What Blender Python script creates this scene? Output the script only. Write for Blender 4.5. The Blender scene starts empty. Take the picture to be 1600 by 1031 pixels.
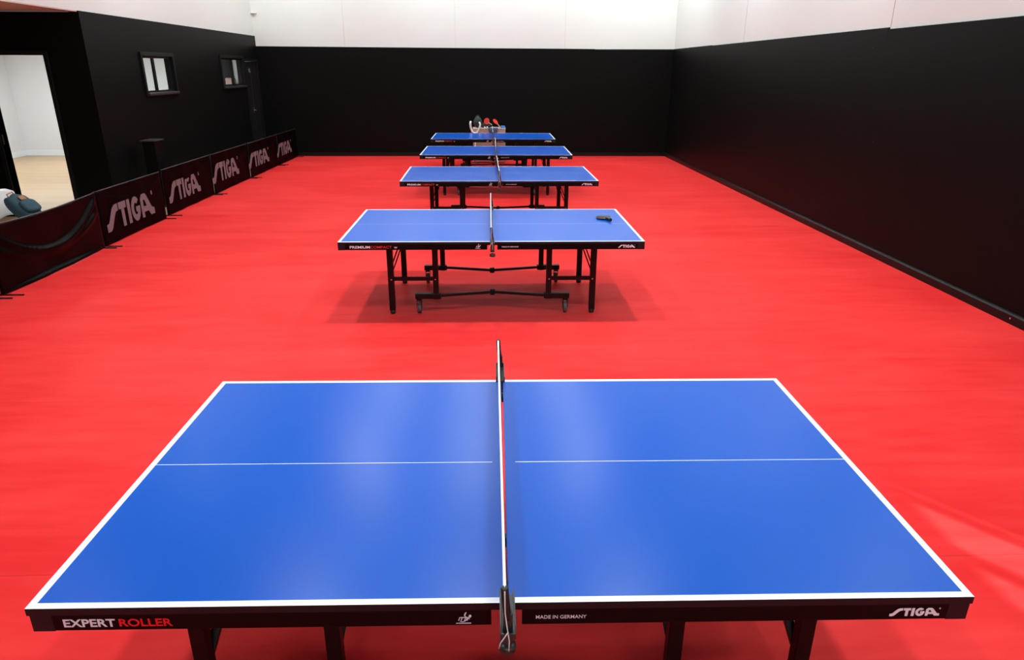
import bpy, bmesh, math, random
from mathutils import Vector, Matrix, Euler
random.seed(7)
S = bpy.context.scene
COL = S.collection
PI = math.pi
R = math.radians

# ------------------------------------------------------------------ camera
cam_d = bpy.data.cameras.new('camera'); cam = bpy.data.objects.new('camera', cam_d); COL.objects.link(cam)
cam_d.sensor_width = 36.0; cam_d.lens = 36.0 * 1076.88 / 1600.0
cam_d.clip_start = 0.05; cam_d.clip_end = 200
rt = Vector((0.99931689, -0.03670338, 0.0043148)); up = Vector((0.00895692, 0.35381785, 0.93527146))
fw = Vector((0.03585427, 0.93459392, -0.3539049))
cam.matrix_world = Matrix(((rt.x, up.x, -fw.x, 0), (rt.y, up.y, -fw.y, 0), (rt.z, up.z, -fw.z, 2.199), (0, 0, 0, 1)))
S.camera = cam

# ------------------------------------------------------------------ world, sun, hall lights, exposure
S.view_settings.view_transform = 'Standard'; S.view_settings.look = 'None'
S.view_settings.exposure = 0.0; S.view_settings.gamma = 1.0
try: S.view_settings.use_curve_mapping = False
except Exception: pass
W = bpy.data.worlds.new('world'); S.world = W; W.use_nodes = True
W.node_tree.nodes['Background'].inputs[0].default_value = (0.75, 0.87, 1.0, 1)
W.node_tree.nodes['Background'].inputs[1].default_value = 1.0
sun_d = bpy.data.lights.new('sun', 'SUN'); sun_d.energy = 15; sun_d.angle = R(0.6); sun_d.color = (1.0, 0.93, 0.84)
sun = bpy.data.objects.new('sun', sun_d); COL.objects.link(sun)
sd = Vector((-0.62, 0.78, -0.48)).normalized()
sun.rotation_euler = sd.to_track_quat('-Z', 'Y').to_euler()

LAMP_W = 27.5; YF0 = -3.5
ROWK = {2.6: .72, 6.1: .86, 9.6: .92, 13.1: .80, 16.6: .62}
def area(name, loc, size, watt, color=(1, 1, 1), shape='SQUARE', sy=None, rot=(0, 0, 0)):
    d = bpy.data.lights.new(name, 'AREA'); d.shape = shape; d.size = size
    if sy: d.size_y = sy
    d.energy = watt; d.color = color
    o = bpy.data.objects.new(name, d); COL.objects.link(o); o.location = loc; o.rotation_euler = rot
    return o
for ly in (2.6, 6.1, 9.6, 13.1, 16.6):
    for lx in (-4.5, -1.95, -0.25, 1.5, 4.4):
        area('hall_lamp', (lx, ly, 5.3), 0.26, LAMP_W * ROWK[ly] * (0.8 if abs(lx) > 4 else 1.85), (0.95, 0.985, 1.0)).data.spread = R(170 if ly > 9 and abs(lx) < 2.5 else 130)
for (lx, ly) in ((-7.6, 13.2), (-7.6, 17.0), (-10.3, 13.2), (-10.3, 17.0)):
    area('side_room_lamp', (lx, ly, 2.84), 1.2, 62, (0.88, 0.95, 1.0), 'RECTANGLE', 0.6)
area('rear_fill', (0.5, YF0 + .03, 3.6), 6.0, 270, (0.88, 0.95, 1.0), 'RECTANGLE', 1.4, (R(90), 0, R(180)))  # added fill from behind the camera; the rear wall has no window
# added fill strips that brighten the white upper walls, not fixtures of the hall
for x in (-4.6, -1.5, 1.6, 4.0): area('wall_fill', (x, 17.6, 5.5), 2.0, 58, (0.88, 1.0, 0.97), 'RECTANGLE', 0.12, (R(48), 0, 0))
for y in (3.0, 6.5, 10.0, 13.5, 16.5): area('wall_fill', (3.5, y, 5.5), 0.12, 62, (0.84, 1.0, 0.98), 'RECTANGLE', 2.0, (0, R(-48), 0))
for y in (12.0, 15.5): area('wall_fill', (-4.5, y, 5.5), 0.12, 62, (0.84, 1.0, 0.98), 'RECTANGLE', 2.0, (0, R(48), 0))
area('alcove_lamp', (-7.5, 4.5, 2.88), 0.6, 30, (1.0, 0.97, 0.93), 'RECTANGLE', 0.6)

# ------------------------------------------------------------------ materials
def mat(name, col, rough=0.5, metal=0.0, spec=0.5, noise=0.0, scale=8.0, bump=0.0, bscale=60.0, stretch=(1, 1, 1), coat=0.0):
    m = bpy.data.materials.new(name); m.use_nodes = True
    nt = m.node_tree; b = nt.nodes['Principled BSDF']
    b.inputs['Base Color'].default_value = (*col, 1); b.inputs['Roughness'].default_value = rough
    b.inputs['Metallic'].default_value = metal; b.inputs['Specular IOR Level'].default_value = spec
    if coat: b.inputs['Coat Weight'].default_value = coat; b.inputs['Coat Roughness'].default_value = 0.1
    tc = nt.nodes.new('ShaderNodeTexCoord'); mp = nt.nodes.new('ShaderNodeMapping'); mp.inputs['Scale'].default_value = stretch
    nt.links.new(tc.outputs['Object'], mp.inputs[0])
    n = nt.nodes.new('ShaderNodeTexNoise'); n.inputs['Scale'].default_value = scale; n.inputs['Detail'].default_value = 4
    nt.links.new(mp.outputs[0], n.inputs['Vector'])
    k = noise if noise else 0.04
    mx = nt.nodes.new('ShaderNodeMix'); mx.data_type = 'RGBA'
    nt.links.new(n.outputs['Fac'], mx.inputs['Factor'])
    mx.inputs['A'].default_value = (*[c * (1 - k) for c in col], 1); mx.inputs['B'].default_value = (*[min(1, c * (1 + k)) for c in col], 1)
    nt.links.new(mx.outputs['Result'], b.inputs['Base Color'])
    if bump:
        n2 = nt.nodes.new('ShaderNodeTexNoise'); n2.inputs['Scale'].default_value = bscale; n2.inputs['Detail'].default_value = 3
        nt.links.new(mp.outputs[0], n2.inputs['Vector'])
        bp = nt.nodes.new('ShaderNodeBump'); bp.inputs['Strength'].default_value = bump; bp.inputs['Distance'].default_value = 0.01
        nt.links.new(n2.outputs['Fac'], bp.inputs['Height']); nt.links.new(bp.outputs[0], b.inputs['Normal'])
    return m

def glass_mat():
    m = bpy.data.materials.new('window_glass'); m.use_nodes = True; nt = m.node_tree; nt.nodes.clear()
    o = nt.nodes.new('ShaderNodeOutputMaterial'); t = nt.nodes.new('ShaderNodeBsdfTransparent'); g = nt.nodes.new('ShaderNodeBsdfGlossy')
    g.inputs['Roughness'].default_value = 0.03; t.inputs[0].default_value = (0.93, 0.96, 0.96, 1)
    x = nt.nodes.new('ShaderNodeMixShader'); x.inputs[0].default_value = 0.06
    nt.links.new(t.outputs[0], x.inputs[1]); nt.links.new(g.outputs[0], x.inputs[2]); nt.links.new(x.outputs[0], o.inputs[0])
    return m

def red_floor_mat():
    m = bpy.data.materials.new('red_vinyl'); m.use_nodes = True; nt = m.node_tree; b = nt.nodes['Principled BSDF']; L = nt.links.new
    tc = nt.nodes.new('ShaderNodeTexCoord')
    def noise(sc, stretch, detail=4):
        mp = nt.nodes.new('ShaderNodeMapping'); mp.inputs['Scale'].default_value = stretch; L(tc.outputs['Object'], mp.inputs[0])
        n = nt.nodes.new('ShaderNodeTexNoise'); n.inputs['Scale'].default_value = sc; n.inputs['Detail'].default_value = detail; L(mp.outputs[0], n.inputs['Vector']); return n
    a = noise(1.6, (0.35, 1.6, 1)); c = noise(9, (0.25, 1.2, 1)); d = noise(0.5, (1, 1, 1), 2)
    add = nt.nodes.new('ShaderNodeMath'); add.operation = 'ADD'; L(a.outputs['Fac'], add.inputs[0]); L(c.outputs['Fac'], add.inputs[1])
    add2 = nt.nodes.new('ShaderNodeMath'); add2.operation = 'ADD'; L(add.outputs[0], add2.inputs[0]); L(d.outputs['Fac'], add2.inputs[1])
    mr = nt.nodes.new('ShaderNodeMapRange'); mr.inputs['From Min'].default_value = 1.15; mr.inputs['From Max'].default_value = 1.85; L(add2.outputs[0], mr.inputs['Value'])
    mx = nt.nodes.new('ShaderNodeMix'); mx.data_type = 'RGBA'; L(mr.outputs[0], mx.inputs['Factor'])
    mx.inputs['A'].default_value = (0.71, 0.026, 0.027, 1); mx.inputs['B'].default_value = (0.83, 0.050, 0.048, 1)
    # welded seams between the rolls, across the hall
    sx = nt.nodes.new('ShaderNodeSeparateXYZ'); L(tc.outputs['Object'], sx.inputs[0])
    s1 = nt.nodes.new('ShaderNodeMath'); s1.operation = 'SUBTRACT'; s1.inputs[1].default_value = 4.46; L(sx.outputs['Y'], s1.inputs[0])
    s2 = nt.nodes.new('ShaderNodeMath'); s2.operation = 'PINGPONG'; s2.inputs[1].default_value = 0.9; L(s1.outputs[0], s2.inputs[0])
    s3 = nt.nodes.new('ShaderNodeMath'); s3.operation = 'LESS_THAN'; s3.inputs[1].default_value = 0.0035; L(s2.outputs[0], s3.inputs[0])
    s4 = nt.nodes.new('ShaderNodeMath'); s4.operation = 'MULTIPLY'; s4.inputs[1].default_value = 0.35; L(s3.outputs[0], s4.inputs[0])
    mx2 = nt.nodes.new('ShaderNodeMix'); mx2.data_type = 'RGBA'; L(s4.outputs[0], mx2.inputs['Factor']); L(mx.outputs['Result'], mx2.inputs['A'])
    mx2.inputs['B'].default_value = (0.35, 0.01, 0.012, 1); L(mx2.outputs['Result'], b.inputs['Base Color'])
    r = nt.nodes.new('ShaderNodeMapRange'); r.inputs['To Min'].default_value = 0.42; r.inputs['To Max'].default_value = 0.52; L(c.outputs['Fac'], r.inputs['Value']); L(r.outputs[0], b.inputs['Roughness'])
    b.inputs['Specular IOR Level'].default_value = 0.03
    n2 = noise(90, (1, 1, 1), 2); bp = nt.nodes.new('ShaderNodeBump'); bp.inputs['Strength'].default_value = 0.08; bp.inputs['Distance'].default_value = 0.004
    L(n2.outputs['Fac'], bp.inputs['Height']); L(bp.outputs[0], b.inputs['Normal'])
    return m

def wood_floor_mat():
    m = bpy.data.materials.new('oak_boards'); m.use_nodes = True; nt = m.node_tree; b = nt.nodes['Principled BSDF']; L = nt.links.new
    tc = nt.nodes.new('ShaderNodeTexCoord')
    br = nt.nodes.new('ShaderNodeTexBrick'); br.inputs['Scale'].default_value = 1.0; br.inputs['Brick Width'].default_value = 1.6; br.inputs['Row Height'].default_value = 0.14
    br.inputs['Mortar Size'].default_value = 0.0015; br.inputs['Color1'].default_value = (0.60, 0.41, 0.22, 1); br.inputs['Color2'].default_value = (0.66, 0.47, 0.27, 1)
    br.inputs['Mortar'].default_value = (0.42, 0.28, 0.15, 1); L(tc.outputs['Object'], br.inputs['Vector'])
    mp = nt.nodes.new('ShaderNodeMapping'); mp.inputs['Scale'].default_value = (0.6, 9, 1); L(tc.outputs['Object'], mp.inputs[0])
    n = nt.nodes.new('ShaderNodeTexNoise'); n.inputs['Scale'].default_value = 3; n.inputs['Detail'].default_value = 5; L(mp.outputs[0], n.inputs['Vector'])
    mx = nt.nodes.new('ShaderNodeMix'); mx.data_type = 'RGBA'; mx.blend_type = 'MULTIPLY'; mx.inputs['Factor'].default_value = 0.25
    L(br.outputs['Color'], mx.inputs['A']); L(n.outputs['Color'], mx.inputs['B']); L(mx.outputs['Result'], b.inputs['Base Color'])
    b.inputs['Roughness'].default_value = 0.4
    return m

def net_mat():
    m = bpy.data.materials.new('net_mesh'); m.use_nodes = True; nt = m.node_tree; L = nt.links.new
    b = nt.nodes['Principled BSDF']; b.inputs['Base Color'].default_value = (0.035, 0.010, 0.010, 1); b.inputs['Roughness'].default_value = 0.7
    o = nt.nodes['Material Output']; t = nt.nodes.new('ShaderNodeBsdfTransparent'); x = nt.nodes.new('ShaderNodeMixShader')
    tc = nt.nodes.new('ShaderNodeTexCoord'); sx = nt.nodes.new('ShaderNodeSeparateXYZ'); L(tc.outputs['Object'], sx.inputs[0])
    outs = []
    for ax in ('Y', 'Z'):
        p = nt.nodes.new('ShaderNodeMath'); p.operation = 'PINGPONG'; p.inputs[1].default_value = 0.0055; L(sx.outputs[ax], p.inputs[0])
        l = nt.nodes.new('ShaderNodeMath'); l.operation = 'LESS_THAN'; l.inputs[1].default_value = 0.0045; L(p.outputs[0], l.inputs[0]); outs.append(l)
    mxm = nt.nodes.new('ShaderNodeMath'); mxm.operation = 'MAXIMUM'; L(outs[0].outputs[0], mxm.inputs[0]); L(outs[1].outputs[0], mxm.inputs[1])
    L(mxm.outputs[0], x.inputs[0]); L(t.outputs[0], x.inputs[1]); L(b.outputs[0], x.inputs[2]); L(x.outputs[0], o.inputs[0])
    return m

M = {
 'red': red_floor_mat(), 'wood': wood_floor_mat(), 'glass': glass_mat(), 'net': net_mat(),
 'white_wall': mat('white_wall_paint', (0.66, 0.665, 0.645), 0.7, noise=0.02, scale=1.2, spec=0.3),
 'room_white': mat('side_room_paint', (0.78, 0.79, 0.81), 0.7, noise=0.01, spec=0.3),
 'seam': mat('panel_joint', (0.54, 0.53, 0.50), 0.8),
 'ceiling': mat('grey_roof_sheet', (0.16, 0.16, 0.165), 0.8),
 'black_wall': mat('black_wall_paint', (0.0038, 0.0036, 0.0036), 0.45, noise=0.12, scale=3, bump=0.04, bscale=35, spec=0.07),
 'black_trim': mat('black_trim_paint', (0.006, 0.006, 0.006), 0.4, spec=0.2),
 'door_black': mat('black_door_paint', (0.009, 0.009, 0.0095), 0.4, spec=0.2),
 'soffit': mat('soffit_bounce_tint', (0.55, 0.44, 0.38), 0.7),  # pinkish bounce from the red floor is put into the base colour
 'blue': mat('blue_table_lacquer', (0.0, 0.086, 0.49), 0.28, noise=0.01, scale=2, spec=0.2),
 'line': mat('white_line', (0.84, 0.89, 0.93), 0.4),
 'edge': mat('table_edge_black', (0.015, 0.012, 0.014), 0.38, spec=0.2),
 'apron': mat('apron_black', (0.004, 0.003, 0.0035), 0.35, spec=0.10),
 'steel_black': mat('black_powder_steel', (0.004, 0.0035, 0.0035), 0.35, spec=0.2),
 'rubber': mat('black_rubber', (0.010, 0.010, 0.010), 0.6),
 'wheel': mat('grey_wheel', (0.075, 0.075, 0.080), 0.5),
 'brake': mat('red_brake', (0.16, 0.012, 0.012), 0.45),
 'chrome': mat('bolt_steel', (0.75, 0.75, 0.75), 0.25, metal=1.0),
 'ink_white': mat('white_print', (0.84, 0.90, 0.97), 0.5),
 'ink_red': mat('red_print', (0.80, 0.012, 0.018), 0.5),
 'ink_red_dull': mat('orange_red_print', (0.55, 0.03, 0.015), 0.5),
 'tape': mat('white_net_tape', (0.82, 0.82, 0.82), 0.7),
 'plastic': mat('green_grey_plastic', (0.022, 0.028, 0.025), 0.35, noise=0.15, scale=30),
 'cord': mat('white_cord', (0.75, 0.72, 0.68), 0.8),
 'banner': mat('maroon_black_fabric', (0.0035, 0.0010, 0.0014), 0.5, noise=0.25, scale=5, bump=0.03, bscale=200, spec=0.02),
 'banner_plain': mat('black_fabric', (0.0015, 0.0012, 0.0013), 0.30, noise=0.2, scale=5, spec=0.05),
 'banner_ink': mat('greyish_pink_print', (0.175, 0.130, 0.140), 0.8, noise=0.2, scale=40),
 'tube': mat('black_tube', (0.030, 0.030, 0.030), 0.4),
 'chair_white': mat('white_chair_plastic', (0.80, 0.80, 0.77), 0.4),
 'teal': mat('teal_canvas', (0.020, 0.062, 0.085), 0.8, noise=0.35, scale=14, bump=0.2, bscale=60),
 'tan': mat('tan_leather', (0.34, 0.13, 0.04), 0.6),
 'beige': mat('pinkish_beige_board', (0.52, 0.36, 0.31), 0.7, noise=0.04, scale=4),
 'bat_red': mat('red_bat_rubber', (0.72, 0.018, 0.014), 0.45),
 'bat_black': mat('black_bat_rubber', (0.010, 0.010, 0.011), 0.32),
 'bat_blue': mat('blue_grey_bat_rubber', (0.075, 0.095, 0.17), 0.5),
 'bat_wood': mat('bat_wood', (0.45, 0.27, 0.12), 0.5, noise=0.2, scale=20, stretch=(1, 12, 1)),
 'bag_dark': mat('dark_grey_fabric', (0.032, 0.040, 0.040), 0.8, noise=0.4, scale=20, bump=0.3, bscale=40),
 'blue_bright': mat('bright_blue_plastic', (0.02, 0.25, 0.75), 0.4),
 'navy': mat('dark_navy_fabric', (0.006, 0.012, 0.022), 0.8),
 'dark_grey': mat('dark_grey_board', (0.018, 0.018, 0.019), 0.7),
 'card': mat('pale_pink_card', (0.62, 0.42, 0.37), 0.8),
 'asphalt': mat('grey_paving', (0.25, 0.24, 0.23), 0.9, noise=0.2),
}

# ------------------------------------------------------------------ mesh helpers
class MB:
    def __init__(s): s.bm = bmesh.new(); s.mats = []
    def mi(s, m):
        if m not in s.mats: s.mats.append(m)
        return s.mats.index(m)
    def _fin(s, vs, m, smooth=False):
        k = s.mi(m)
        for f in {f for v in vs for f in v.link_faces}: f.material_index = k; f.smooth = smooth
    def box(s, x0, x1, y0, y1, z0, z1, m, bev=0.0, mtx=None):
        r = bmesh.ops.create_cube(s.bm, size=1.0); vs = r['verts']
        for v in vs:
            v.co = Vector(((x0 + x1) / 2 + v.co.x * (x1 - x0), (y0 + y1) / 2 + v.co.y * (y1 - y0), (z0 + z1) / 2 + v.co.z * (z1 - z0)))
        if bev:
            es = list({e for v in vs for e in v.link_edges})
            r = bmesh.ops.bevel(s.bm, geom=es, offset=bev, segments=2, profile=0.5, affect='EDGES', clamp_overlap=True)
            vs = list({v for f in r['faces'] for v in f.verts} | {v for v in vs if v.is_valid})
        if mtx is not None:
            for v in vs: v.co = mtx @ v.co
        s._fin(vs, m); return s
    def tube(s, pts, r, m, seg=10, flat=1.0, smooth=True):
        pts = [Vector(p) for p in pts]; rings = []
        prev = None
        for i, p in enumerate(pts):
            if i == 0: d = pts[1] - p
            elif i == len(pts) - 1: d = p - pts[i - 1]
            else: d = (pts[i + 1] - p).normalized() + (p - pts[i - 1]).normalized()
            d.normalize()
            if prev is None:
                a = Vector((0, 0, 1)) if abs(d.z) < 0.9 else Vector((1, 0, 0)); u = d.cross(a).normalized()
            else: u = (prev - d * prev.dot(d)).normalized()
            prev = u; w = d.cross(u)
            rr = r[i] if isinstance(r, (list, tuple)) else r
            rings.append([s.bm.verts.new(p + (u * math.cos(2 * PI * k / seg) + w * math.sin(2 * PI * k / seg) * flat) * rr) for k in range(seg)])
        k_ = s.mi(m)
        for a, b in zip(rings, rings[1:]):
            for k in range(seg):
                f = s.bm.faces.new((a[k], a[(k + 1) % seg], b[(k + 1) % seg], b[k])); f.material_index = k_; f.smooth = smooth
        for rg in (rings[0][::-1], rings[-1]):
            f = s.bm.faces.new(rg); f.material_index = k_
        return s
    def bar(s, a, b, w, h, m, bev=0.003, side=None):   # rectangular bar from a to b
        a = Vector(a); b = Vector(b); d = b - a; L = d.length; z = d.normalized()
        x = Vector(side) if side else (Vector((0, 1, 0)) if abs(z.y) < 0.9 else Vector((1, 0, 0)))
        x = (x - z * x.dot(z)).normalized(); y = z.cross(x)
        mt = Matrix(((x.x, y.x, z.x, a.x), (x.y, y.y, z.y, a.y), (x.z, y.z, z.z, a.z), (0, 0, 0, 1)))
        return s.box(-w / 2, w / 2, -h / 2, h / 2, 0, L, m, bev, mt)
    def cyl(s, c, r, h, m, axis='z', seg=24, r2=None, bev=0.0):
        rr = r if r2 is None else r2
        c = Vector(c); ax = {'x': Vector((1, 0, 0)), 'y': Vector((0, 1, 0)), 'z': Vector((0, 0, 1))}[axis]
        if bev: return s.tube([c - ax * h / 2, c - ax * (h / 2 - 1e-4), c - ax * (h / 2 - bev), c + ax * (h / 2 - bev), c + ax * (h / 2 - 1e-4), c + ax * h / 2], [r - bev, r - bev, r, rr, rr - bev, rr - bev], m, seg)
        return s.tube([c - ax * h / 2, c + ax * h / 2], [r, rr], m, seg)
    def prism(s, pts, axis_vec, m):    # planar polygon (3D points) extruded by a vector
        vs = [s.bm.verts.new(Vector(p)) for p in pts]; k = s.mi(m)
        f = s.bm.faces.new(vs); r = bmesh.ops.extrude_face_region(s.bm, geom=[f]); nv = [g for g in r['geom'] if isinstance(g, bmesh.types.BMVert)]
        for v in nv: v.co += Vector(axis_vec)
        for f in {f for v in vs + nv for f in v.link_faces}: f.material_index = k
        return s
    def sphere(s, c, r, m, sc=(1, 1, 1), seg=16, mtx=None):
        q = bmesh.ops.create_uvsphere(s.bm, u_segments=seg, v_segments=max(6, seg // 2), radius=r)
        for v in q['verts']:
            v.co = Vector((v.co.x * sc[0], v.co.y * sc[1], v.co.z * sc[2]))
            if mtx is not None: v.co = mtx @ v.co
            v.co += Vector(c)
        s._fin(q['verts'], m, True); return s
    def build(s, name, parent=None, loc=None):
        bmesh.ops.recalc_face_normals(s.bm, faces=s.bm.faces)
        me = bpy.data.meshes.new(name); s.bm.to_mesh(me); s.bm.free()
        for m in s.mats: me.materials.append(M[m])
        o = bpy.data.objects.new(name, me); COL.objects.link(o)
        if parent: o.parent = parent
        if loc: o.location = loc
        return o

def tag(o, label, cat, group=None):
    o['label'] = label; o['category'] = cat
    if group: o['group'] = group
    return o
def thing(name, label, cat, loc=(0, 0, 0), rz=0.0, group=None):
    o = bpy.data.objects.new(name, None); COL.objects.link(o); o.empty_display_size = 0.1
    o.location = loc; o.rotation_euler = (0, 0, rz); return tag(o, label, cat, group)
def struct(o, label=None):
    o['kind'] = 'structure'
    if label: o['label'] = label
    return o
def copy_tree(o, parent=None):
    c = o.copy(); COL.objects.link(c); c.parent = parent
    for ch in list(o.children): copy_tree(ch, c)
    return c

# ---- flat lettering: curves filled in 2D, turned into meshes
def curve_to_mesh_obj(cu, name, m, parent, mtx):
    tmp = bpy.data.objects.new('tmp_curve', cu); COL.objects.link(tmp)
    bpy.context.view_layer.update()
    dg = bpy.context.evaluated_depsgraph_get()
    me = bpy.data.meshes.new_from_object(tmp.evaluated_get(dg)); me.name = name
    bpy.data.objects.remove(tmp); me.materials.clear(); me.materials.append(M[m])
    me.transform(mtx)
    o = bpy.data.objects.new(name, me); COL.objects.link(o)
    if parent: o.parent = parent
    return o
def front(x, y, z):       # text plane facing -Y
    return Matrix(((1, 0, 0, x), (0, 0, -1, y), (0, 1, 0, z), (0, 0, 0, 1)))
def side(x, y, z):        # text plane facing +X, reading towards +Y
    return Matrix(((0, 0, 1, x), (1, 0, 0, y), (0, 1, 0, z), (0, 0, 0, 1)))
def text(body, width, height, m, parent, place, bold=0.0, shear=0.0, name='lettering', ext=0.0006):
    cu = bpy.data.curves.new('txt', 'FONT'); cu.body = body; cu.size = 1.0; cu.offset = bold; cu.shear = shear; cu.extrude = 0.01; cu.resolution_u = 4
    cu.fill_mode = 'BOTH'
    o = curve_to_mesh_obj(cu, name, m, parent, Matrix.Identity(4))
    vs = o.data.vertices
    x0 = min(v.co.x for v in vs); x1 = max(v.co.x for v in vs); y0 = min(v.co.y for v in vs); y1 = max(v.co.y for v in vs)
    o.data.transform(place @ Matrix.Diagonal((width / (x1 - x0), height / (y1 - y0), ext / 0.02, 1)) @ Matrix.Translation((-x0, -y0, 0.01)))
    return o
def poly_logo(polys, sx, sy, m, parent, place, name='lettering', ext=0.0006):
    cu = bpy.data.curves.new('logo', 'CURVE'); cu.dimensions = '2D'; cu.fill_mode = 'BOTH'; cu.extrude = 0.01
    for P in polys:
        sp = cu.splines.new('POLY'); sp.points.add(len(P) - 1); sp.use_cyclic_u = True
        for i, (a, b) in enumerate(P): sp.points[i].co = (a, b, 0, 1)
    o = curve_to_mesh_obj(cu, name, m, parent, Matrix.Identity(4))
    o.data.transform(place @ Matrix.Diagonal((sx, sy, ext / 0.02, 1)) @ Matrix.Translation((0, 0, 0.01)))
    return o
def arc(cx, cy, rx, ry, a0, a1, n=16):
    return [(cx + rx * math.cos(R(a0 + (a1 - a0) * i / n)), cy + ry * math.sin(R(a0 + (a1 - a0) * i / n))) for i in range(n + 1)]
BRAND = [
 [(0, 0), (0, .30), (.28, .34), (.80, .86), (1.08, .98), (1.45, 1), (1.45, .72), (1.2, .68), (1.02, .56), (.55, .08), (.35, 0)],
 [(1.55, 1), (2.40, 1), (2.40, .72), (2.14, .72), (2.14, 0), (1.80, 0), (1.80, .72), (1.55, .72)],
 [(2.52, 0), (2.52, 1), (2.86, 1), (2.86, 0)],
 arc(3.52, .5, .54, .52, 42, 352) + [(4.06, .58), (3.54, .58), (3.54, .36), (3.72, .36)] + arc(3.52, .5, .22, .25, -50, -312, 14),
 [(4.18, 0), (4.18, .80), (4.40, 1), (4.85, 1), (5.02, .90), (5.55, .32), (5.85, .26), (5.85, 0), (5.30, 0), (5.06, .22), (4.50, .22), (4.50, 0)],
 [(4.52, .46), (4.52, .74), (4.70, .74), (4.90, .46)],
 arc(5.78, .92, .10, .10, 0, 360, 12)[:-1],
]
FED = [   # ball-player emblem: bent arm with bat, ball, base line
 [(0, 0), (3.2, 0), (3.2, .16), (0, .16)],
 arc(2.98, 1.62, .30, .30, 0, 360, 16)[:-1],
 [(1.72, 1.95), (2.0, 2.45), (2.28, 2.45), (2.05, 1.95), (1.95, 1.70), (2.35, 1.35), (2.40, .95), (2.05, .55), (1.5, .32), (.9, .40), (.8, .52), (1.5, .46), (2.0, .70), (2.2, 1.0), (2.15, 1.28), (1.75, 1.62)],
]

# ------------------------------------------------------------------ the shell
XR, XL, YB, ZT, ZC, YF = 4.86, -5.8, 19.10, 2.70, 5.8, -3.5
b = MB(); b.box(-5.09, 4.93, YF, YB, -0.03, 0.0, 'red', 0); struct(b.build('floor'))
b = MB(); b.box(-12.4, -5.09, YF, 19.4, -0.03, -0.003, 'wood', 0); struct(b.build('floor'))
b = MB(); b.box(-20, 30, -20, 35, -0.2, -0.06, 'asphalt', 0); struct(b.build('ground'))
b = MB(); b.box(-9.4, 5.2, YF - .2, YB + .2, ZC, ZC + .1, 'ceiling', 0); struct(b.build('ceiling'))
# rear wall (behind the photographer)
b = MB(); b.box(-9.4, 5.2, YF - .15, YF, 0, ZT, 'black_wall'); b.box(-9.4, 5.2, YF - .15, YF, ZT, ZC, 'white_wall'); struct(b.build('wall_near'))
# back wall: black boards proud of the white sheet wall
b = MB(); b.box(-6.6, 5.2, YB + .02, YB + .15, ZT - .1, ZC, 'white_wall')
b.box(XL - .15, XR + .05, YB, YB + .15, 0, ZT - .1, 'black_wall')
b.prism([(XL, YB, ZT - .1), (XR + .05, YB, ZT - .1), (XR + .05, YB, 2.698), (2.85, YB, 2.686), (2.84, YB, 2.694), (-0.6, YB, 2.70), (XL, YB, 2.716)], (0, .03, 0), 'black_wall')
for x in (-3.56, -0.75, 2.06): b.box(x - .004, x + .004, YB + .016, YB + .021, ZT, ZC, 'seam')
struct(b.build('wall_back'))
# right wall, with the doorway behind the camera that lets the sun in
b = MB(); X = XR + .03
for (y0, y1) in ((YF, -1.12), (.02, YB)):
    b.box(X, X + .15, y0, y1, 0, 2.55, 'black_wall')
b.box(X, X + .15, -1.12, .02, 2.12, 2.55, 'black_wall')
for (y0, y1, z) in ((YF, 8.92, 2.672), (8.925, 15.9, 2.692), (15.905, YB, 2.70)): b.box(X, X + .10, y0, y1, 2.55, z, 'black_wall')
b.box(X + .02, X + .15, YF, YB, 2.60, ZC, 'white_wall')
for y in (3.1, 8.92, 14.0): b.box(X + .015, X + .021, y - .005, y + .005, ZT, ZC, 'seam')
struct(b.build('wall_right'))
b = MB()
for (y0, y1) in ((-1.16, -1.12), (.02, .06)): b.box(X - .01, X + .16, y0, y1, 0, 2.16, 'black_trim')
b.box(X - .01, X + .16, -1.12, .02, 2.12, 2.16, 'black_trim')
for (y0, y1) in ((-.21, -.13), (-.74, -.65)): b.box(X + .05, X + .10, y0, y1, 0, 2.12, 'black_trim')
struct(b.build('door_3'))
b = MB(); b.prism([(XR, +.06, 0), (X, +.06, 0), (X, +.06, .10), (XR + .012, +.06, .095), (XR, +.06, .08)], (0, YB - .06, 0), 'black_trim'); struct(b.build('baseboard_right'))
b = MB(); b.box(-5.0, XR, YB - .02, YB, 0, .09, 'black_trim', .004); struct(b.build('baseboard_back'))
# a few screw caps on the right wall boards
b = MB()
for (y, z) in ((8.81, 1.36), (9.21, 2.47)): b.cyl((X, y, z), .006, .004, 'wheel', 'x', 10)
struct(b.build('trim_1'))
b = MB(); b.cyl((XR + .005, 5.86, .05), .008, .012, 'chrome', 'x', 10); struct(b.build('trim_2'))
# left wall: side of the inner rooms, with two windows and a double door
W1 = (12.72, 13.93, 1.775, 2.395); W2 = (16.43, 17.89, 1.80, 2.415); D2 = (17.99, 19.02, 0, 2.40); HL = 2.955
b = MB(); y = 11.04
for (a, c, z0, z1) in (W1, W2, D2):
    b.box(XL - .14, XL, y, a, 0, HL, 'black_wall')
    if z0 > 0: b.box(XL - .14, XL, a, c, 0, z0, 'black_wall')
    b.box(XL - .14, XL, a, c, z1, HL, 'black_wall'); y = c
b.box(XL - .14, XL, y, YB + .1, 0, HL, 'black_wall')
struct(b.build('wall_left'))
b = MB(); b.box(XL - .14, XL - .02, YF, YB + .1, HL, ZC, 'white_wall'); struct(b.build('wall_left_upper'))
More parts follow.
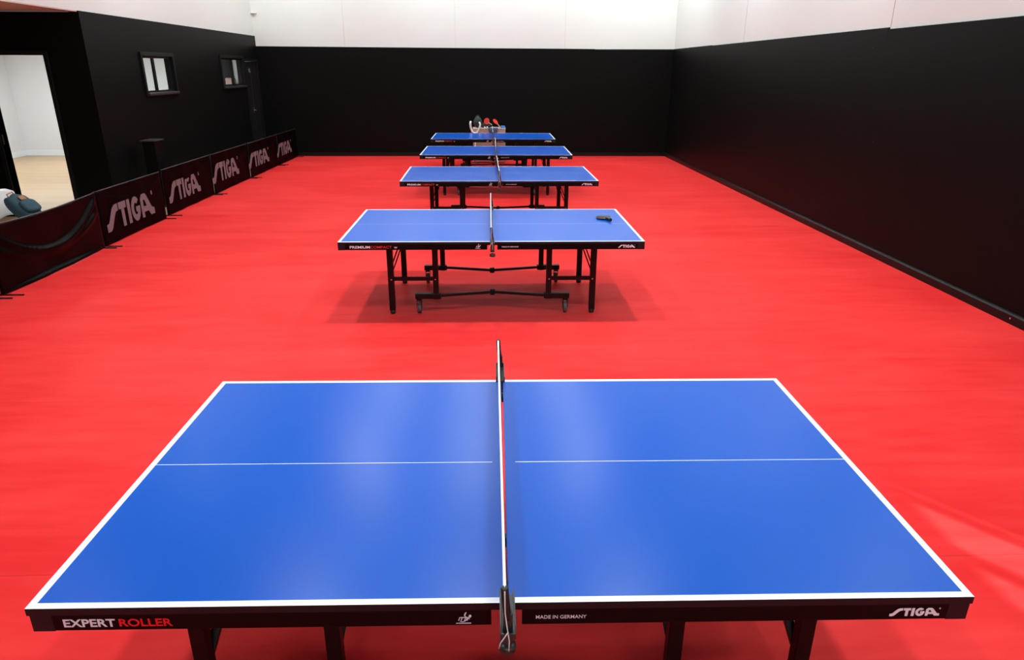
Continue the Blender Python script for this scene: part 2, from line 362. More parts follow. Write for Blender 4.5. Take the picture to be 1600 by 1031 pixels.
# wall facing the camera, with the open doorway
DX0, DX1, DH = -7.31, -6.42, 2.36
b = MB(); b.box(-9.3, DX0, 11.04, 11.18, 0, 2.935, 'black_wall'); b.box(DX1, XL - .14, 11.04, 11.18, 0, 2.935, 'black_wall'); b.box(DX0, DX1, 11.04, 11.18, DH, 2.935, 'black_wall')
struct(b.build('wall_doorway'))
b = MB(); b.box(DX0 - .06, DX0, 11.02, 11.19, 0, DH + .06, 'black_trim', .004); b.box(DX1, DX1 + .06, 11.02, 11.19, 0, DH + .06, 'black_trim', .004); b.box(DX0, DX1, 11.02, 11.19, DH, DH + .06, 'black_trim', .004)
d1 = struct(b.build('door_1'))
b = MB(); b.box(DX0 - .002, DX0 + .004, 11.06, 11.09, 1.10, 1.24, 'chrome', .001); b.build('strike_plate', d1)
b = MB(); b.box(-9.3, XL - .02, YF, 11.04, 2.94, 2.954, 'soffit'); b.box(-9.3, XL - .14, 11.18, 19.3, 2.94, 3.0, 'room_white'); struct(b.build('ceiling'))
b = MB(); b.box(-9.4, -9.25, YF, 11.18, 0, 2.94, 'black_wall'); struct(b.build('wall_alcove'))
# the white side room
b = MB(); b.box(-12.4, -12.16, 11.0, 19.3, 0, 2.94, 'room_white'); b.box(-12.4, XL - .14, YB + .1, YB + .2, 0, 2.94, 'room_white'); b.box(-12.4, -9.3, 11.0, 11.18, 0, 2.94, 'room_white')
b.box(-12.4, -9.3, 11.0, 19.3, 2.94, 3.0, 'room_white')
struct(b.build('wall_side_room'))
b = MB(); b.box(-12.16, -12.14, 11.2, YB + .1, 0, .14, 'line', .003); b.box(-12.14, XL - .15, YB + .08, YB + .1, 0, .14, 'line', .003); struct(b.build('baseboard_side_room'))

# windows in the left wall
def window(n, y0, y1, z0, z1, ymid):
    b = MB(); t = .05; P = .03
    b.box(XL - .12, XL + P, y0 - t, y0 + .01, z0 - t, z1 + t, 'black_trim', .003); b.box(XL - .12, XL + P, y1 - .01, y1 + t, z0 - t, z1 + t, 'black_trim', .003)
    b.box(XL - .12, XL + P, y0 + .01, y1 - .01, z1 - .01, z1 + t, 'black_trim', .003); b.box(XL - .12, XL + P, y0 + .01, y1 - .01, z0 - t, z0 + .01, 'black_trim', .003)
    w = struct(b.build('window_%d' % n))
    b = MB(); f = .035; xs = (XL - .06, XL - .03)
    b.box(*xs, y0 + .01, y0 + .01 + f, z0 + .01, z1 - .01, 'black_trim', .002); b.box(*xs, y1 - .01 - f, y1 - .01, z0 + .01, z1 - .01, 'black_trim', .002)
    b.box(*xs, y0 + .045, y1 - .045, z1 - .01 - f, z1 - .01, 'black_trim', .002); b.box(*xs, y0 + .045, y1 - .045, z0 + .01, z0 + .01 + f, 'black_trim', .002)
    b.box(XL - .062, XL - .028, ymid - .035, ymid + .035, z0 + .04, z1 - .04, 'black_trim', .002); b.build('sash', w)
    b = MB(); b.box(XL - .047, XL - .043, y0 + .045, y1 - .045, z0 + .045, z1 - .045, 'glass'); b.build('pane', w)
    b = MB(); b.box(XL - .03, XL + .05, y0 + .02, y1 + .03, z0 - .03, z0 + .012, 'tube', .004); b.build('window_sill', w)
    return w
window(1, *W1, 13.23); window(2, *W2, 17.21)
# double door at the far end of the left wall
b = MB(); b.box(XL - .13, XL + .02, D2[0] - .0, D2[0] + .05, 0, D2[3], 'black_trim', .003); b.box(XL - .13, XL + .02, D2[1] - .05, D2[1], 0, D2[3], 'black_trim', .003); b.box(XL - .13, XL + .02, D2[0] + .05, D2[1] - .05, D2[3] - .05, D2[3], 'black_trim', .003)
d2 = struct(b.build('door_2'))
for (y0, y1) in ((18.04, 18.50), (18.515, 18.97)):
    b = MB(); b.box(XL - .07, XL - .03, y0, y1, .01, 2.345, 'door_black', .003); b.build('door_leaf', d2)
b = MB(); b.tube([(XL - .03, 18.47, 1.21), (XL + .03, 18.47, 1.21), (XL + .03, 18.47, 1.21 - .001), (XL + .03, 18.37, 1.20)], .010, 'chrome'); b.box(XL - .032, XL - .02, 18.445, 18.495, 1.13, 1.27, 'chrome', .002); b.build('door_handle', d2)
b = MB(); b.box(XL - .032, XL - .015, 18.44, 18.485, 2.09, 2.19, 'chrome', .002); b.build('door_bolt', d2)

# ------------------------------------------------------------------ table tennis tables
HALF, HW, TOP = 1.37, .7625, .76
def table_top(sgn, t, parent):
    bm = bmesh.new(); xs = sorted([sgn * v for v in (.004, .045, HALF - .0225, HALF)]); ys = [-HW, -HW + .0225, -.0016, .0016, HW - .0225, HW]
    G = [[bm.verts.new((x, y, TOP)) for y in ys] for x in xs]
    for i in range(3):
        for j in range(5):
            f = bm.faces.new((G[i][j], G[i + 1][j], G[i + 1][j + 1], G[i][j + 1]))
            endcol = (i == 2) if sgn > 0 else (i == 0); netcol = (i == 0) if sgn > 0 else (i == 2)
            f.material_index = 1 if (endcol or j in (0, 4) or (j == 2 and not netcol)) else 0
    r = bmesh.ops.extrude_face_region(bm, geom=list(bm.faces)); nv = [g for g in r['geom'] if isinstance(g, bmesh.types.BMVert)]
    # extruded copy becomes the underside
    for v in nv: v.co.z -= t
    bm.normal_update(); bmesh.ops.recalc_face_normals(bm, faces=bm.faces); bm.normal_update()
    for f in bm.faces:
        if f.normal.z < .5: f.material_index = 2
    me = bpy.data.meshes.new('tabletop'); bm.to_mesh(me); bm.free()
    for k in ('blue', 'line', 'edge'): me.materials.append(M[k])
    o = bpy.data.objects.new('tabletop', me); COL.objects.link(o); o.parent = parent; return o

def make_table(name, label, group, big):
    t = thing(name, label, 'table tennis table', group=group)
    th = .025 if big else .020; ah = .060 if big else .052; ins = .005 if big else .001; z1 = TOP - th; z0 = z1 - ah
    yf = -HW + ins
    for sg in (-1, 1): table_top(sg, th, t)
    ap = {}
    for sg in (-1, 1):
        b = MB(); g = .045; xe = HALF - ins
        a, c = (g, xe) if sg > 0 else (-xe, -g)
        b.box(a, c, yf, yf + .02, z0, z1, 'apron', .0015)
        e0, e1 = (xe - .06, xe) if sg > 0 else (-xe, -xe + .06)
        b.box(e0 - .001, e1 + .001, yf - .0012, yf + .021, z0 - .001, z1 - .001, 'edge', .001)
        ap[sg] = b.build('apron', t)
        b = MB(); b.box(a, c, -yf - .02, -yf, z0, z1, 'apron', .0015); b.build('apron', t)
        b = MB(); x0, x1 = (xe - .02, xe) if sg > 0 else (-xe, -xe + .02); b.box(x0, x1, yf + .02, -yf - .02, z0, z1, 'apron', .0015); b.build('end_apron', t)
    # lettering on the side that faces the camera
    y = yf - .0014
    zt = z0 + .014
    if big:
        text('EXPERT', .148, .028, 'ink_white', ap[-1], front(-1.275, y, zt), .022)
        text('ROLLER', .152, .028, 'ink_red', ap[-1], front(-1.117, y, zt), .022)
        text('MADE IN GERMANY', .148, .0125, 'ink_white', ap[1], front(.085, y, z0 + .022), .004)
        poly_logo(BRAND, .150 / 5.88, .029, 'ink_white', ap[1], front(1.132, y, zt))
        poly_logo(FED, .044 / 3.2, .042 / 2.5, 'ink_white', ap[-1], front(-.148, y, z0 + .008), 'emblem'); text('ITTF', .036, .013, 'ink_white', ap[-1], front(-.142, y - .0004, z0 + .019), .03, .35, 'emblem')
    else:
        text('PREMIUM', .178, .024, 'ink_white', ap[-1], front(-1.265, y, zt), .022)
        text('COMPACT', .190, .024, 'ink_red_dull', ap[-1], front(-1.083, y, zt), .016)
        text('W', .028, .015, 'ink_white', ap[-1], front(-.873, y, zt), .02)
        text('MADE IN GERMANY', .150, .012, 'ink_white', ap[1], front(.085, y, z0 + .020), .0)
        poly_logo(BRAND, .152 / 5.88, .027, 'ink_white', ap[1], front(1.132, y, zt))
        poly_logo(FED, .046 / 3.2, .044 / 2.5, 'ink_white', ap[-1], front(-.152, y, z0 + .010), 'emblem'); text('ITTF', .038, .013, 'ink_white', ap[-1], front(-.146, y - .0004, z0 + .021), .03, .35, 'emblem')
    tz = .19 if big else .325; dz = -.085 if big else 0; s0 = .30 if big else .43
    lx = 1.035 if big else .955; px = .585 if big else .535; cx = px + .165; ly = .50
    for sx in (-1, 1):
        for sy in (-1, 1):
            b = MB(); b.box(sx * lx - .028, sx * lx + .028, sy * ly - .022, sy * ly + .022, .035, z1 - .002, 'steel_black', .004)
            lg = b.build('leg', t)
            b = MB(); b.cyl((sx * lx, sy * ly, .03), .014, .05, 'steel_black', seg=12); b.cyl((sx * lx, sy * ly, .0175), .026, .035, 'rubber', seg=20, bev=.004); b.build('foot', lg)
            b = MB(); b.box(sx * px - .026, sx * px + .026, sy * ly - .022, sy * ly + .022, .145, z1 - .002, 'steel_black', .004); b.build('post', t)
            # bottom rail reaching out to the castor
            b = MB(); xa, xb = sorted((sx * (px - .045), sx * (cx + .035))); b.box(xa, xb, sy * ly - .028, sy * ly + .028, .150, .202, 'steel_black', .004); b.build('foot_rail', t)
            # castor
            k = -sy * .0
            b = MB(); b.cyl((sx * cx, sy * ly, .146), .022, .014, 'steel_black', seg=20)
            wy = sy * ly + .012
            for q in (-.024, .021): b.prism([(sx * cx + q, wy - .030, .140), (sx * cx + q, wy + .030, .140), (sx * cx + q, wy + .016, .052), (sx * cx + q, wy - .016, .052)], (.003, 0, 0), 'steel_black')
            b.box(sx * cx - .022, sx * cx + .022, wy - .030, wy + .030, .130, .141, 'steel_black', .003)
            cs = b.build('castor', t)
            b = MB(); b.cyl((sx * cx, wy, .055), .055, .034, 'wheel', 'x', 32, bev=.005); b.cyl((sx * cx, wy, .055), .030, .037, 'rubber', 'x', 24); b.cyl((sx * cx, wy, .055), .008, .046, 'chrome', 'x', 12); b.build('wheel', cs)
            if sx < 0 and sy < 0:
                b = MB(); b.box(sx * cx - .022, sx * cx + .012, wy - .068, wy - .018, .112, .128, 'brake', .006); br = b.build('brake_lever', cs)
                br['label'] = 'red brake lever'
        # tie between leg and post on the near side, with bolts, and slanting struts
        b = MB(); xa, xb = sorted((sx * (px + .02), sx * (lx - .02))); b.box(xa, xb, -ly - .008, -ly + .014, tz, tz + .037, 'steel_black', .003); b.build('tie_bar', t)
        b = MB()
        for xx in (lx - .006, px + .002): b.cyl((sx * xx, -ly - .025, tz + .018), .006, .008, 'chrome', 'y', 12); o = b.build('bolt', t); o['label'] = 'bright steel bolt head'; b = MB()
        b.bm.free()
        for sy in (-1, 1):
            b = MB(); a = (sx * (lx - .01), sy * (ly - .02), s0); c = (sx * (lx - .12), sy * (ly - .28), z1 - .005)
            for q in ((0,) if big else (-.014, .014)): b.bar((a[0] + q, a[1], a[2]), (c[0] + q, c[1], c[2]), .034 if big else .012, .030 if big else .012, 'steel_black', .002)
            b.build('strut', t)
            b = MB(); b.bar((sx * (px + .0), sy * (ly - .01), s0), (sx * px + sx * (-.075 if big else .05), sy * (ly - .30), z1 - .005), .014, .030, 'steel_black', .002); b.build('strut', t)
    for sy in (-1, 1):       # bent bars joining the two halves, hinged in the middle
        b = MB(); yc = sy * (ly - .115)
        b.bar((-px + .02, sy * ly, .176 + dz), (0, yc, .176 + dz), .026, .030, 'steel_black', .004, (0, 0, 1)); b.bar((px - .02, sy * ly, .176 + dz), (0, yc, .176 + dz), .026, .030, 'steel_black', .004, (0, 0, 1))
        b.cyl((0, yc, .176 + dz), .026, .055, 'steel_black', 'z', 20, bev=.004); b.build('cross_bar', t)
        b = MB(); b.box(-px - .02, px + .02, sy * .65 - .015, sy * .65 + .015, z1 - .035, z1 - .004, 'steel_black', .003); b.build('under_rail', t)
    for sx in (-1, 1):
        b = MB(); b.box(sx * .30 - .015, sx * .30 + .015, -.66, .66, z1 - .034, z1 - .003, 'steel_black', .003); b.build('under_rail', t)
    return t

def make_net(label, group, lean):
    n = thing('table_net', label, 'net', group=group)
    NZ = TOP + .1525
    bm_y = .915
    # mesh body, leaning a little, origin at its base
    b = MB(); seg = 24; vs = []
    for i in range(seg + 1):
        y = -(HW + .104) + (2 * HW + .104 + .142) * i / seg; w = 0.0
        vs.append((b.bm.verts.new((w, y, TOP + .002)), b.bm.verts.new((-lean + w * .5, y, NZ - .012))))
    k = b.mi('net')
    for p, q in zip(vs, vs[1:]): f = b.bm.faces.new((p[0], q[0], q[1], p[1])); f.material_index = k
    b.build('mesh', n)
    b = MB(); b.box(-lean - .0042, -lean + .0042, -(HW + .106), HW + .146, NZ - .015, NZ, 'tape', .0015); b.build('tape', n)
    for sy in (-1, 1):
        up_ = .150 if sy > 0 else .112; tip = .168 if sy > 0 else .138
        def Y(a, b_): return sorted((sy * (HW + a), sy * (HW + b_)))
        # arm: flat channel lying across the table edge, open on top
        b = MB(); w = .0215; y0, y1 = Y(-.028, tip)
        b.box(-w, w, y0, y1, TOP + .001, TOP + .006, 'plastic', .001)
        for q in (-1, 1):
            P = [(-.028, .001), (tip, .001), (tip, .020), (tip - .02, .030), (.02, .036), (-.028, .028)]
            b.prism([(q * w, sy * (HW + p), TOP + z) for p, z in P], (-q * .004, 0, 0), 'plastic')
        ya, yb = Y(tip - .004, tip); b.box(-w, w, ya, yb, TOP + .001, TOP + .020, 'plastic', .001)
        b.build('arm', n)
        # clamp under the table edge
        b = MB(); ya, yb = Y(.030, .075); b.box(-.018, .018, ya, yb, TOP - .070, TOP + .002, 'plastic', .003)
        ya, yb = Y(.016, .075); b.box(-.018, .018, ya, yb, TOP - .078, TOP - .068, 'plastic', .003); b.build('clamp', n)
        # upright carrying the end of the net
        b = MB(); yp = sy * (HW + up_)
        b.box(-.013, .013, yp - .009, yp + .009, TOP + .006, TOP + .070, 'plastic', .004)
        b.tube([(0, yp, TOP + .05), (-lean * .6, yp, TOP + .10), (-lean, yp, NZ - .002), (-lean, yp, NZ + .001)], [.011, .011, .0105, .008], 'rubber', 14)
        b.build('post', n)
        b = MB(); yk = sy * (HW + .052); b.cyl((0, yk, TOP - .088), .005, .03, 'chrome', seg=12); b.tube([(0, yk, TOP - .094), (0, yk, TOP - .097), (0, yk, TOP - .106), (0, yk, TOP - .120), (0, yk, TOP - .123)], [.012, .024, .026, .024, .018], 'plastic', 20)
        b.build('knob', n)
    # tensioning cord at the near post
    b = MB(); yc = -(HW + .142)
    b.tube([(-lean, -(HW + .104), NZ + .0015), (-lean, -(HW + .124), NZ - .004), (-.008, -(HW + .126), TOP + .08), (-.004, -(HW + .130), TOP + .045), (.000, yc, TOP + .022)], .0017, 'cord', 6)
    b.tube([(.000, yc, TOP + .030), (-.010, yc - .004, TOP + .016), (-.021, yc - .003, TOP - .004), (-.025, yc, TOP - .026)], .0016, 'cord', 6)
    b.tube([(.000, yc, TOP + .022), (.003, yc - .002, TOP + .002), (.002, yc + .004, TOP - .040)], .0018, 'cord', 6)
    o = b.build('cord', n); o['label'] = 'white tensioning cord'
    return n

TP = [(.0601, 2.3420, -.01415), (.0554, 6.7858, -.0051), (.1865, 10.3405, .0041), (.1961, 13.4067, -.010), (.1742, 16.4156, -.0053)]
T1 = make_table('table_tennis_table', 'large blue table in the foreground, nearest the camera, on black frame', 'table tennis tables in a row on the red floor', True)
T1.location = (TP[0][0], TP[0][1], 0); T1.rotation_euler.z = TP[0][2]
small = make_table('table_tennis_table', 'blue table tennis table with a black bat lying on it, second from the camera', 'table tennis tables in a row on the red floor', False)
TL = ['blue table tennis table in the middle of the row, third from the camera', 'blue table tennis table fourth from the camera, second from the back wall', 'blue table tennis table farthest from the camera, in front of the beige box']
for i, (x, y, a) in enumerate(TP[1:]):
    o = small if i == 0 else copy_tree(small)
    if i: o['label'] = TL[i - 1]
    o.location = (x, y, 0); o.rotation_euler.z = a
NL = ['white-taped net on the large foreground table, nearest the camera', 'white-taped net on the second table, the one with the bat on it',
      'white-taped net on the middle table of the row', 'white-taped net on the fourth table from the camera', 'dark net on the farthest table, in front of the beige box']
net1 = make_net(NL[0], 'nets clamped across the tables', .009)
for i, (x, y, a) in enumerate(TP):
    o = net1 if i == 0 else copy_tree(net1)
    o['label'] = NL[i]; o.location = (x - (.004 if i == 0 else 0), y, 0); o.rotation_euler.z = a + (.006 if i == 0 else 0)

# ------------------------------------------------------------------ bats
def make_bat(label, face, back, group=None, handle='bat_wood'):
    t = thing('table_tennis_bat', label, 'table tennis bat', group=group)
    N = 40
    def outline(r, z, cut=False):
        P = []
        for i in range(N):
            a = 2 * PI * i / N - PI / 2
            x, y = r * math.cos(a), r * 1.03 * math.sin(a) + .078
            if y < .022: y = max(y, .0 + .03 * 0) ; 
            P.append((x, y, z))
        return P
    b = MB(); b.prism(outline(.075, -.003), (0, 0, .006), 'bat_wood'); b.build('blade', t)
    b = MB(); b.prism([(x * .985, .006 + y * .965, .003) for x, y, z in outline(.075, 0)], (0, 0, .004), face); f = b.build('rubber', t)
    b = MB(); b.prism([(x * .985, .006 + y * .965, -.007) for x, y, z in outline(.075, 0)], (0, 0, .004), back); b.build('rubber', t)
    b = MB(); b.tube([(0, .012, 0), (0, -.005, 0), (0, -.05, 0), (0, -.085, 0), (0, -.100, 0)], [.009, .0125, .0115, .0145, .0155], handle, 14, 1.15)
    b.build('handle', t); return t
bt = make_bat('black table tennis bat lying on the right half of the second table', 'bat_black', 'bat_black', handle='bat_black')
bt.location = (1.228, 6.945, TOP + .0185); bt.rotation_euler = (R(-1.9), R(0), R(14))

# ------------------------------------------------------------------ barriers along the left side
def banner_mesh(b, L, H, seed, sag, plain):
    nx, nz = 64, 28; rnd = random.Random(seed); ph = [rnd.uniform(0, 6.28) for _ in range(6)]
    G = []
    for i in range(nx + 1):
        u = i / nx; col = []
        for j in range(nz + 1):
            v = j / nz; e = math.sin(PI * u)
            z = .010 + v * (H - .010) - sag * e * v
            d = .006 * math.sin(7 * u + ph[0]) * math.sin(3 * v + ph[1]) * e
            d += .004 * math.sin(19 * u + 5 * v + ph[2]) * e
            # swags hanging from the upper corners
            for (v0, dep, amp, wd) in (((.94, .55, .040, .040), (.70, .38, .028, .045)) if plain else ((.97, .30, .012, .03), (.86, .25, .006, .04))):
                c = v0 - dep * (1 - (2 * u - 1) ** 2) * (1.0 if plain else .9)
                d += amp * math.exp(-((v - c) / wd) ** 2) * min(1, 5 * e)
            if plain and v < .06: d += .040 * (1 - v / .06) * e ** .7; z -= .004 * (1 - v / .06) * e
            d *= 1
            col.append(b.bm.verts.new((d, u * L, z)))
        G.append(col)
    k = b.mi('banner_plain' if plain else 'banner')
    for i in range(nx):
        for j in range(nz):
            f = b.bm.faces.new((G[i][j], G[i + 1][j], G[i + 1][j + 1], G[i][j + 1])); f.material_index = k; f.smooth = True
def make_barrier(label, y0, y1, x, H=.715, logo=True, seed=1, sag=.0, plain=False, x1=None, skew=0.0):
    rz = 0.0 if x1 is None else -math.atan2(x1 - x, y1 - y0)
    t = thing('barrier', label, 'barrier', (x, y0, 0), rz, 'low fabric barriers along the left side of the red floor'); L = y1 - y0
    b = MB(); banner_mesh(b, L, H, seed, sag, plain); bn = b.build('banner', t)
    md = bn.modifiers.new('thick', 'SOLIDIFY'); md.thickness = .002; md.offset = 0
    if logo:
        lx0, lw, lz, lh = logo
        o = poly_logo(BRAND, lw / 5.88, lh, 'banner_ink', bn, side(.014, lx0, lz))
        o.data.transform(Matrix.Identity(4))
    b = MB()
    pts = [(0, L * i / 12, H - sag * math.sin(PI * i / 12)) for i in range(13)]
    b.tube(pts, .007, 'tube', 8); b.build('top_cord', t)
    for yy in (.012, L - .012):
        b = MB(); b.tube([(-.012, yy, .012), (-.012, yy, H + .008)], .010, 'steel_black', 10); b.build('end_pole', t)
    b = MB(); b.tube([(-.20, .02, .008), (.20, .02, .008)], .008, 'steel_black', 8); b.build('foot', t)
    b = MB(); b.tube([(-.20, L - .03, .008), (.16, L - .03, .008)], .008, 'steel_black', 8); b.build('foot', t)
    return t
BY = [(4.80, 6.86), (6.92, 8.96), (9.00, 10.84), (11.04, 13.02), (13.06, 15.08), (15.12, 17.18), (17.22, 18.92)]
BX = [-4.97, -4.96, -4.97, -5.02, -5.01, -4.99, -4.98]
BLB = ['dark fabric barrier cut off by the left edge of the photo, nearest the camera', 'plain black fabric barrier with curved sagging folds beside the chair',
       'barrier with the largest pale logo, right after the folded plain one', 'barrier with pale logo just beyond the yellowish gap between panels',
       'barrier with pale logo beside the tall black box, third logo along the row', 'barrier with pale logo below the black double door, second from the back wall', 'barrier with faint smallest logo, touching the back wall']
LG = [None, None, (.10, 1.38, .165, .33), (.08, 1.28, .18, .32), (-.10 + .02, 1.42, .20, .34), (-.22 + .06, 1.46, .20, .31), (-.28 + .10, 1.30, .20, .30)]
for i, (a, c) in enumerate(BY):
    make_barrier(BLB[i], a, c, BX[i], H=.715, logo=LG[i], seed=i + 3, sag=(.03 if i < 2 else .0), plain=(i < 2))

# ------------------------------------------------------------------ chair with the backpack behind the barrier
ch = thing('folding_chair', 'white plastic folding chair behind the sagging barrier, holding a bag', 'chair', (-5.52, 8.42, -.003), R(-12))
# local: faces +X ; back at x<0
b = MB(); N = 10; k = b.mi('chair_white')
bp_ = [(-.21 - .07 * v, (-.19 + .38 * u) * (1 - .25 * max(0, v - .6) ** 2 / .16), .50 + .30 * v + .03 * math.sin(PI * u)) for u in [i / N for i in range(N + 1)] for v in [j / N for j in range(N + 1)]]
V = [b.bm.verts.new((p[0] - .03 * math.sin(PI * (i // (N + 1)) / N), p[1], p[2])) for i, p in enumerate(bp_)]
for i in range(N):
    for j in range(N):
        f = b.bm.faces.new((V[i * (N + 1) + j], V[(i + 1) * (N + 1) + j], V[(i + 1) * (N + 1) + j + 1], V[i * (N + 1) + j + 1])); f.smooth = True
bk = b.build('backrest', ch); md = bk.modifiers.new('t', 'SOLIDIFY'); md.thickness = .014
b = MB(); b.box(-.19, .21, -.20, .20, .435, .455, 'chair_white', .008); b.build('seat', ch)
for sy in (-1, 1):
    b = MB(); b.tube([(-.30, sy * .20, .78), (-.22, sy * .21, .52), (-.10, sy * .215, .40), (.24, sy * .22, .012)], .013, 'chair_white', 10); b.build('leg', ch)
    b = MB(); b.tube([(.12, sy * .205, .43), (-.30, sy * .21, .012)], .012, 'chair_white', 10); b.build('leg', ch)
b = MB(); b.tube([(-.30, -.20, .78), (-.315, -.12, .815), (-.32, 0, .825), (-.315, .12, .815), (-.30, .20, .78)], .013, 'chair_white', 10); b.build('back_rail', ch)

bag = thing('backpack', 'teal blue backpack with tan handle resting on the white chair', 'bag', (-5.49, 8.40, .455), R(-12))
b = MB(); mt = Matrix.Rotation(R(-46), 4, 'Y')
q = bmesh.ops.create_uvsphere(b.bm, u_segments=28, v_segments=16, radius=1)
for v in q['verts']:
    s = [math.copysign(abs(c) ** .62, c) for c in v.co]
    v.co = mt @ Vector((s[0] * .085, s[1] * .14, s[2] * .19 + .012 * math.sin(6 * s[1] + 3 * s[0]))) + Vector((-.02, 0, .17))
b._fin(q['verts'], 'teal', True); b.build('body', bag)
b = MB(); q = bmesh.ops.create_uvsphere(b.bm, u_segments=20, v_segments=12, radius=1)
for v in q['verts']:
    s = [math.copysign(abs(c) ** .6, c) for c in v.co]; v.co = mt @ Vector((s[0] * .035 + .095, s[1] * .11, s[2] * .09 - .05)) + Vector((-.02, 0, .17))
b._fin(q['verts'], 'teal', True); b.build('front_pocket', bag)
b = MB(); b.tube([mt @ Vector((.0, -.05, .165)) + Vector((-.02, 0, .17)), mt @ Vector((.02, -.045, .215)) + Vector((-.02, 0, .17)), mt @ Vector((.03, .03, .225)) + Vector((-.02, 0, .17)), mt @ Vector((.02, .07, .165)) + Vector((-.02, 0, .17))], .007, 'tan', 8)
o = b.build('handle', bag); o['label'] = 'tan leather handle'
b = MB(); b.box(.082, .09, -.04, .04, .04, .10, 'tan', .003, Matrix.Translation((-.015, 0, .185)) @ mt); o = b.build('patch', bag); o['label'] = 'tan leather patch'

# ------------------------------------------------------------------ tall black box by the left wall
t = thing('tall_box', 'tall black box with flat lid against the left wall behind the barriers', 'box', (-5.50, 11.95, -.003))
b = MB(); b.box(-.10, .10, -.15, .15, .03, 1.07, 'black_wall', .01); b.build('body', t)
b = MB(); b.box(-.12, .12, -.18, .18, 1.07, 1.09, 'tube', .006); b.build('lid', t)
b = MB(); b.box(-.11, .11, -.16, .16, 0, .03, 'rubber', .006); b.build('plinth', t)

# ------------------------------------------------------------------ beige box with gear behind the farthest table
t = thing('storage_box', 'pinkish beige box behind the farthest table, holding bats on top', 'box', (.09, 17.85, 0))
b = MB(); b.box(-.40, .40, -.24, .24, .02, .80, 'beige', .006); b.build('body', t)
b = MB(); b.box(-.405, .405, -.245, .245, .80, .835, 'beige', .006); b.build('lid', t)
b = MB(); b.box(-.38, .38, -.22, .22, 0, .02, 'rubber', .003); b.build('plinth', t)
TZ = .835
# white curved band leaning over the left end
t = thing('hoop', 'white curved hoop standing at the left end of the beige box', 'hoop', (-.225, 17.560, .0))
b = MB(); P = [(-.13, .0, 1.01), (-.145, 0, .95), (-.135, 0, .86), (-.10, 0, .76), (-.04, 0, .715), (.03, 0, .75), (.075, 0, .84), (.10, 0, .93), (.075, 0, .99)]
b.tube(P, [.022, .026, .026, .026, .026, .024, .026, .026, .020], 'chair_white', 10, 1.0); b.build('band', t)
b = MB(); b.tube([(-.03, 0, .70), (-.03, 0, .02)], .016, 'chair_white', 10); b.build('stand', t)
b = MB(); b.tube([(-.12, 0, .012), (.06, 0, .012)], .014, 'rubber', 10); b.tube([(-.03, -.02, .010), (-.03, .06, .010)], .010, 'rubber', 10); b.build('base', t)
t = thing('sports_bag', 'dark grey rounded bag on the left end of the beige box', 'bag', (-.19, 17.80, TZ + .004))
b = MB(); q = bmesh.ops.create_uvsphere(b.bm, u_segments=24, v_segments=14, radius=1)
for v in q['verts']:
    c = v.co; v.co = Vector((c.x * .105 * (1 - .25 * c.z), c.y * .11, (c.z * .5 + .5) ** .9 * .27 + .008 * math.sin(9 * c.x + 7 * c.y)))
b._fin(q['verts'], 'bag_dark', True); b.build('body', t)
b = MB(); b.tube([(-.05, 0, .25), (-.03, 0, .285), (.03, 0, .29), (.05, 0, .25)], .008, 'bag_dark', 8); b.build('handle', t)
def put_bat(label, face, loc, rot, back='bat_black'):
    o = make_bat(label, face, back, 'bats on the beige box'); o.location = loc; o.rotation_euler = rot; return o
t = thing('shoe', 'dark shoe lying next to the rounded bag on the beige box', 'shoe', (.015, 17.87, TZ), R(20))
b = MB(); q = bmesh.ops.create_uvsphere(b.bm, u_segments=20, v_segments=12, radius=1)
for v in q['verts']:
    c = v.co; v.co = Vector((c.x * .115, c.y * .045, max(0.0, c.z * .055 * (1.3 - .55 * c.x) + .045)))
b._fin(q['verts'], 'bag_dark', True); b.build('upper', t)
b = MB(); b.box(-.11, .11, -.043, .043, 0, .018, 'rubber', .008); b.build('sole', t)
put_bat('red-faced bat propped on the dark bag, at the left end of the beige box', 'bat_red', (.085, 17.72, TZ + .125), (R(62), R(-60), R(-8)))
put_bat('red-faced bat tilted on the right part of the beige box', 'bat_red', (.30, 17.76, TZ + .09), (R(48), R(-10), R(62)))
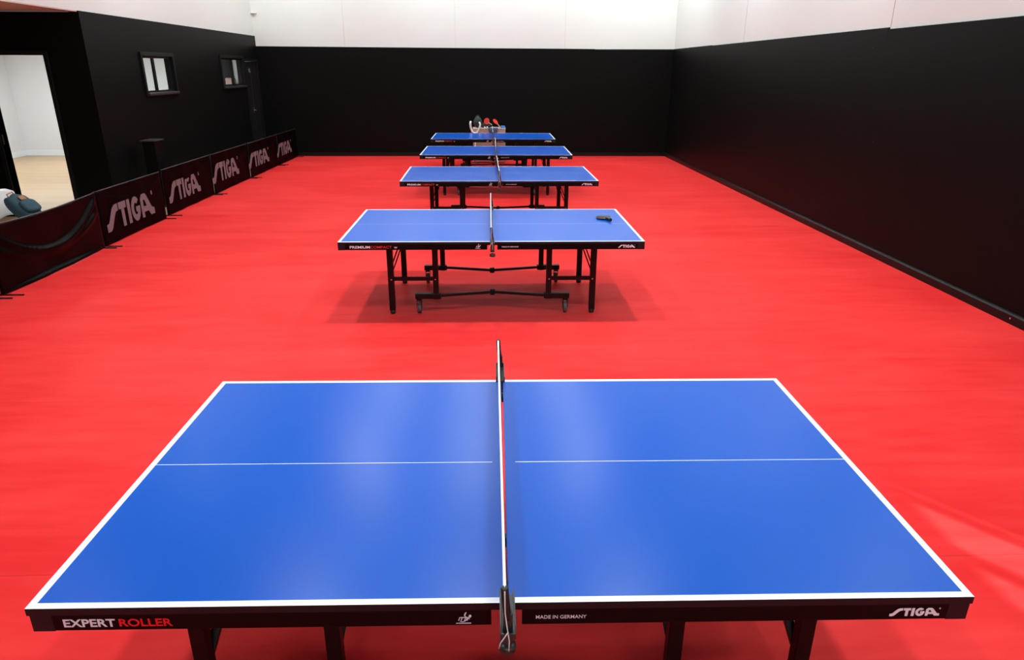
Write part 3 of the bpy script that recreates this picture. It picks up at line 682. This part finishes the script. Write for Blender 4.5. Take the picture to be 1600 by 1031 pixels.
b = MB(); G = [[b.bm.verts.new((x, -.012 * abs(math.sin(j * .8)) - .004 + (.06 if i == 0 else 0), z)) for j, x in enumerate([(-1 + 2 * j / 12) * w for j in range(13)])] for i, (z, w) in enumerate([(.012, .10), (.014, .112), (-.02, .112), (-.06, .105), (-.10, .09), (-.13, .072)])]
k = b.mi('bat_blue')
for i in range(5):
    for j in range(12): f = b.bm.faces.new((G[i][j], G[i + 1][j], G[i + 1][j + 1], G[i][j + 1])); f.material_index = k; f.smooth = True
o = b.build('towel', loc=(.19, 17.575, TZ + .003)); md = o.modifiers.new('t', 'SOLIDIFY'); md.thickness = .006; md.offset = 1
tag(o, 'blue-grey cloth hanging over the front edge of the beige box', 'cloth')
t = thing('box', 'small bright blue box on the right corner of the beige box', 'box', (.43, 17.70, TZ))
b = MB(); b.box(-.05, .05, -.04, .04, 0, .045, 'blue_bright', .004); b.build('body', t); b = MB(); b.box(-.052, .052, -.042, .042, .045, .055, 'blue_bright', .003); b.build('lid', t)
for i, (x, y, l) in enumerate(((-.015, 17.66, 'white ball nearer the bag on the front edge of the beige box'), (.045, 17.67, 'white ball nearer the blue-grey cloth on the front edge of the beige box'))):
    b = MB(); b.sphere((0, 0, .02), .02, 'tape', seg=20); o = b.build('ball', loc=(x, y, TZ)); tag(o, l, 'ball', 'balls on the beige box')

# ------------------------------------------------------------------ inside the side room, seen through the far window
t = thing('noticeboard', 'dark board on the side room wall, seen through the far window', 'board', (-6.68, YB + .085, 1.25))
b = MB(); b.box(-.34, .06, -.02, .0, 0, 1.4, 'dark_grey', .004); b.build('board', t)
b = MB(); b.box(.06, .20, -.03, .0, 0, 1.4, 'navy', .004); b.build('cloth', t)
t = thing('carton', 'pale pink carton seen through the far window', 'box', (-6.47, 18.90, 0))
b = MB(); b.box(-.09, .09, -.12, .12, 0, 1.96, 'card', .01); b.build('body', t)
# small bracket on the white wall at the left corner
t = thing('wall_bracket', 'small white bracket high on the white wall in the left corner', 'bracket', (-5.76, YB + .02, 3.47))
b = MB(); b.box(-.08, .08, -.06, 0, .0, .012, 'white_wall', .002); b.build('shelf', t)
b = MB(); b.prism([(-.006, 0, 0), (-.006, -.05, 0), (-.006, 0, -.08)], (.012, 0, 0), 'white_wall'); b.build('gusset', t)
